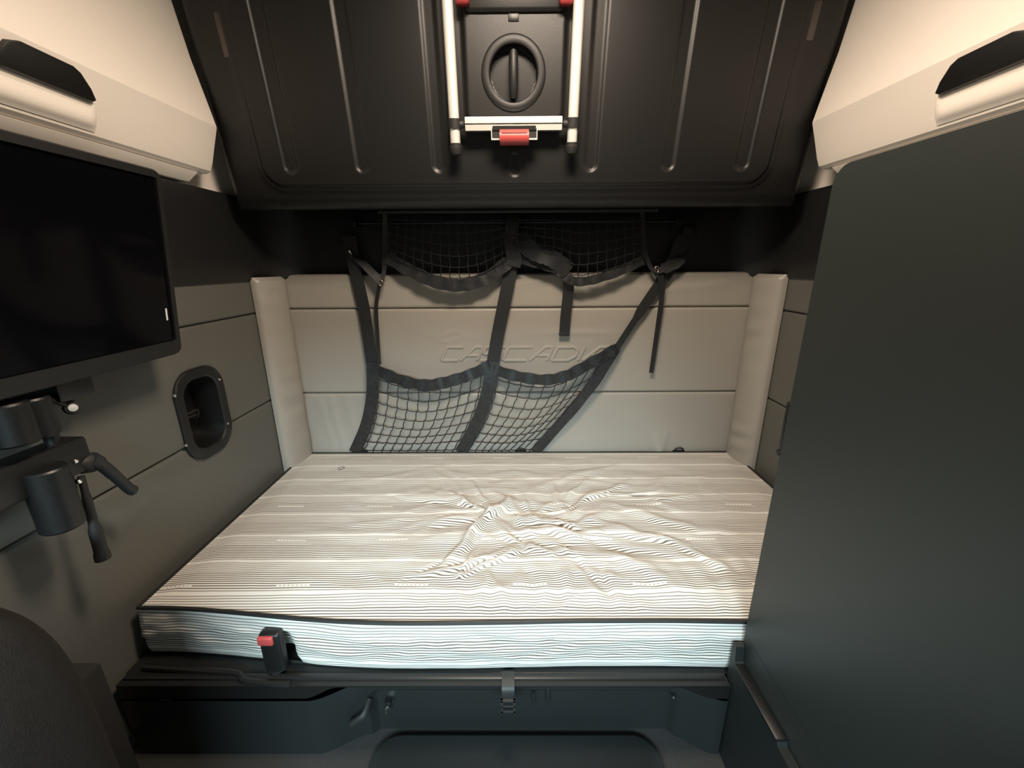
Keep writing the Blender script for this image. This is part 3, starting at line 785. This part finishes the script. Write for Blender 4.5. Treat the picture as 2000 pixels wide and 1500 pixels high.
p = PX(122, 758, -1.03); G().box((-1.076, p.y-.05, p.z-.02), (-.985, p.y+.03, TZ0+.05), .006).obj('lower_bracket', M['dark'], tv)

# ================================================================== SWING ARM under the television
SX = -1.012
sa = thing('swing_arm_mount', PX(110, 900, SX), 'black swing arm mount with two clamp levers on the left wall below the television', 'bracket')
def q(u, v, x=SX): return PX(u, v, x)
top = q(84, 765); bot = q(128, 960)
ax = Vector((top.x, (top.y+bot.y)/2, 0))
def vert(uc, v0, v1, x=SX):
    a_ = q(uc[0], v0, x); b_ = q(uc[1], v1, x); y = (a_.y+b_.y)/2
    return Vector((x, y, a_.z)), Vector((x, y, b_.z))
a_, b_ = vert((92, 118), 768, 965); G().tube([a_, b_], .013, 16).obj('post', M['dark'], sa)
for (uc, v0, v1, r, x) in (((60, 78), 775, 852, .030, -.99), ((12, 30), 785, 868, .034, -.985)):
    a_, b_ = vert(uc, v0, v1, x); G().tube([a_, a_-Vector((0, 0, .004)), b_+Vector((0, 0, .004)), b_], [r*.9, r, r, r*.9], 20).obj('upper_sleeve', M['dark'], sa)
a_, b_ = vert((82, 125), 915, 1028, -.985); G().tube([a_, a_-Vector((0, 0, .004)), b_+Vector((0, 0, .004)), b_], [.034, .037, .037, .034], 24).obj('lower_sleeve', M['dark'], sa)
a_ = q(140, 868); b_ = q(140, 902)
G().box((-1.045, a_.y-.62, b_.z-.025), (-.985, a_.y+.012, a_.z+.018), .008).obj('arm', M['black'], sa)
# clamp levers
h0 = q(168, 905, -1.0)
g = G(); g.tube([q(146, 906, -1.0), q(160, 905, -1.0), q(180, 903, -1.0), q(194, 905, -1.0)], [.014, .024, .024, .016], 14); g.obj('clamp_hub', M['rubber'], sa)
G().tube(cm([q(176, 900, -.99), q(198, 908, -.985), q(225, 930, -.98), q(252, 954, -.98), q(262, 958, -.98)], 4), [.018]*4+[.0135]*4+[.0125]*5+[.013]*3+[.009], 12).obj('clamp_lever', M['rubber'], sa)
G().tube(cm([q(158, 930, -.99), q(170, 975, -.985), q(186, 1035, -.985), q(199, 1082, -.985), q(202, 1092, -.985)], 4), [.007]*4+[.009]*4+[.013]*4+[.0155]*4+[.011], 12).obj('clamp_lever', M['rubber'], sa)
for u, v in ((147, 901), (154, 941)):
    p = q(u, v, -.985); G().lathe(p, (1, -.3, 0), [(0, -.01), (.005, -.01), (.005, .003), (.003, .005), (0, .005)], 12).obj('bolt', M['chrome'], sa)
p = q(141, 796, -1.0)
kn = G().lathe(p, (1, -.6, .1), [(0, -.012), (.012, -.012), (.016, -.004), (.016, .001), (.013, .005), (0, .006)], 24).obj('release_knob', M['rubber'], sa)
G().lathe(p, (1, -.6, .1), [(0, .004), (.009, .004), (.008, .008), (0, .009)], 20).obj('knob_cap', M['alu'], kn)
G().tube([q(96, 778, -1.0), q(110, 784, -1.0), q(141, 796, -1.008)], .006, 8).obj('knob_stem', M['rubber'], sa)

# ================================================================== RECESSED WALL POCKET
wp = thing('recessed_wall_pocket', (XL, PKY, PKZ-PKH), 'black oval recessed plastic pocket screwed to the left padded wall', 'wall pocket')
fr = lambda a_, b_, d_: Vector((XL+d_, a_, b_))
levels = [(0, .0, .085), (0, .007, .085), (-.005, .011, .082), (-.030, .011, .062), (-.036, .006, .056), (-.042, -.030, .052), (-.048, -.085, .046)]
V = []; n = None
for ins, dd, r in levels:
    o_ = rrect(PKY-PKW-ins, PKZ-PKH-ins, PKY+PKW+ins, PKZ+PKH+ins, r, 8); n = len(o_)
    V += [fr(a_, b_, dd) for a_, b_ in o_]
k0 = len(levels)
Fc = [(r*n+k, r*n+(k+1) % n, (r+1)*n+(k+1) % n, (r+1)*n+k) for r in range(k0-1) for k in range(n)]+[tuple((k0-1)*n+k for k in range(n))]
mesh('cup', V, Fc, M['dark'], wp)
for u, v in ((342, 773), (429, 741), (445, 827), (364, 870)):
    p = PX(u, v, XL+.012); G().lathe(p, (1, 0, 0), [(0, -.003), (.0045, -.003), (.0045, .001), (.002, .003), (0, .003)], 12).obj('screw', M['chrome'], wp)
g = G(); z = PKZ-.005
g.tube(cm([(XL-.080, PKY-.055, z+.006), (XL-.05, PKY-.045, z+.006), (XL-.045, PKY+.0, z+.004), (XL-.05, PKY+.035, z), (XL-.06, PKY+.04, z-.03), (XL-.08, PKY+.04, z-.035)], 5), .004, 8)
g.tube(cm([(XL-.080, PKY-.055, z-.010), (XL-.05, PKY-.045, z-.008), (XL-.045, PKY+.0, z-.010), (XL-.05, PKY+.02, z-.012), (XL-.08, PKY+.02, z-.012)], 5), .004, 8)
g.obj('hook', M['rubber'], wp)

# ================================================================== TALL CABINET on the right
CX, CY = .594, .842
tc = thing('tall_cabinet', (CX+.25, .57, 0), 'tall charcoal cabinet with smooth side filling the right edge', 'cabinet')
ZC = PX(1648, 318, CX).z
def outl(y0, z0, y1, z1, r, n=8):
    o_ = [(y0, z0), (y1, z0)]
    for k in range(n+1): t = rad(90*k/n); o_.append((y1-r+r*math.cos(t), z1-r+r*math.sin(t)))
    return o_+[(y0, z1)]
fr = lambda a_, b_, d_: Vector((CX+d_, a_, b_))
G().prism(outl(.30, 0.0, CY, ZC, .035), fr, .018, .48).obj('body', M['cab'], tc)
zs = PX(1461, 1247, CX).z
G().prism(outl(.30, zs, CY-.003, ZC-.002, .035), fr, .0, .0175).obj('side_panel', M['cab'], tc)
G().prism([(.30, .001), (CY-.003, .001), (CY-.003, zs-.002), (.30, zs-.002)], fr, .0005, .0175).obj('plinth_panel', M['cab'], tc)
a = PX(1531, 780, CX+.004).z; b = PX(1523, 884, CX+.004).z
g = G(); g.box((CX+.001, CY+.000, b), (CX+.016, CY+.010, a), .003)
g.box((CX-.002, CY-.002, b-.006), (CX+.016, CY+.010, b+.006), .002)
g.obj('hinge', M['black'], tc)
# low guard panel in front of its plinth
GX = CX-.024
zt = PX(1446, 1300, GX+.012).z
lp = thing('low_guard_panel', (GX+.01, .4, 0), 'low charcoal guard panel with raised tip beside the tall cabinet foot', 'panel')
ztip = PX(1436, 1243, GX+.012).z
o_ = [(.29, 0), (CY, 0), (CY, ztip-.006), (CY-.006, ztip), (CY-.014, ztip-.004), (CY-.020, zt+.006), (CY-.028, zt), (CY-.20, zt-.003), (CY-.205, zt-.012), (.29, zt-.014)]
fr = lambda a_, b_, d_: Vector((GX+d_, a_, b_))
G().prism(o_, fr, 0, .022).obj('panel', M['base'], lp)
g = G(); g.box((GX-.003, CY-.20, zt-.004), (GX+.022, CY-.022, zt+.004), .003); g.obj('top_cap', M['dark'], lp)

# ================================================================== SEATS, CORNER TRIM, MAT
def sup(c, r, e=.35, nu=48, nv=32, fn=None):
    V = []; Fc = []
    pw = lambda v, e_: math.copysign(abs(v)**e_, v)
    for j in range(nv+1):
        ph = -math.pi/2+math.pi*j/nv
        for i in range(nu):
            th = 2*math.pi*i/nu
            p_ = Vector((r[0]*pw(math.cos(ph), e)*pw(math.cos(th), e), r[1]*pw(math.cos(ph), e)*pw(math.sin(th), e), r[2]*pw(math.sin(ph), e)))
            if fn: p_ = fn(p_)
            V.append(Vector(c)+p_)
    for j in range(nv):
        for i in range(nu): k = (i+1) % nu; Fc.append((j*nu+i, j*nu+k, (j+1)*nu+k, (j+1)*nu+i))
    return V, Fc
def seat(xc, yc, zt, hw, label, nm):
    t = thing('cab_seat', (xc, yc, 0), label, 'seat')
    h = (zt-.12)/2
    G().add(*sup((xc, yc, .12+h), (hw, .10, h), .5)).obj('backrest', M['seat'], t)
    G().add(*sup((xc, yc-.30, .30), (hw, .26, .08), .45)).obj('cushion', M['seat'], t)
    G().box((xc-hw*.8, yc-.45, 0), (xc+hw*.8, yc-.02, .24), .02).obj('pedestal', M['black'], t)
    return t
seat(-.865, .42, .865, .19, 'dark fabric cab seat back in the near left corner', 1)
seat(.72, .17, .90, .205, 'dark fabric cab seat edge in the near right corner by the tall cabinet', 2)
ct = G().box((-1.085, .56, 0), (-1.01, .765, .395), .008).obj('corner_trim_panel', M['carpet'])
tag(ct, 'black carpeted corner trim panel at the left wall foot beside the seat', 'trim panel')
mt = G()
mo = rrect(-.40, .05, .40, .85, .07, 8)
V = [(a_, b_, .002) for a_, b_ in mo]+[(a_, b_, .016) for a_, b_ in mo]+[(a_*.985, .45+(b_-.45)*.985, .020) for a_, b_ in mo]; n = len(mo)
Fc = [(r*n+k, r*n+(k+1) % n, (r+1)*n+(k+1) % n, (r+1)*n+k) for r in range(2) for k in range(n)]+[tuple(2*n+k for k in range(n))]
o = mesh('floor_mat', V, Fc, M['base']); tag(o, 'black rubber floor mat with rounded corners before the bunk base', 'mat')
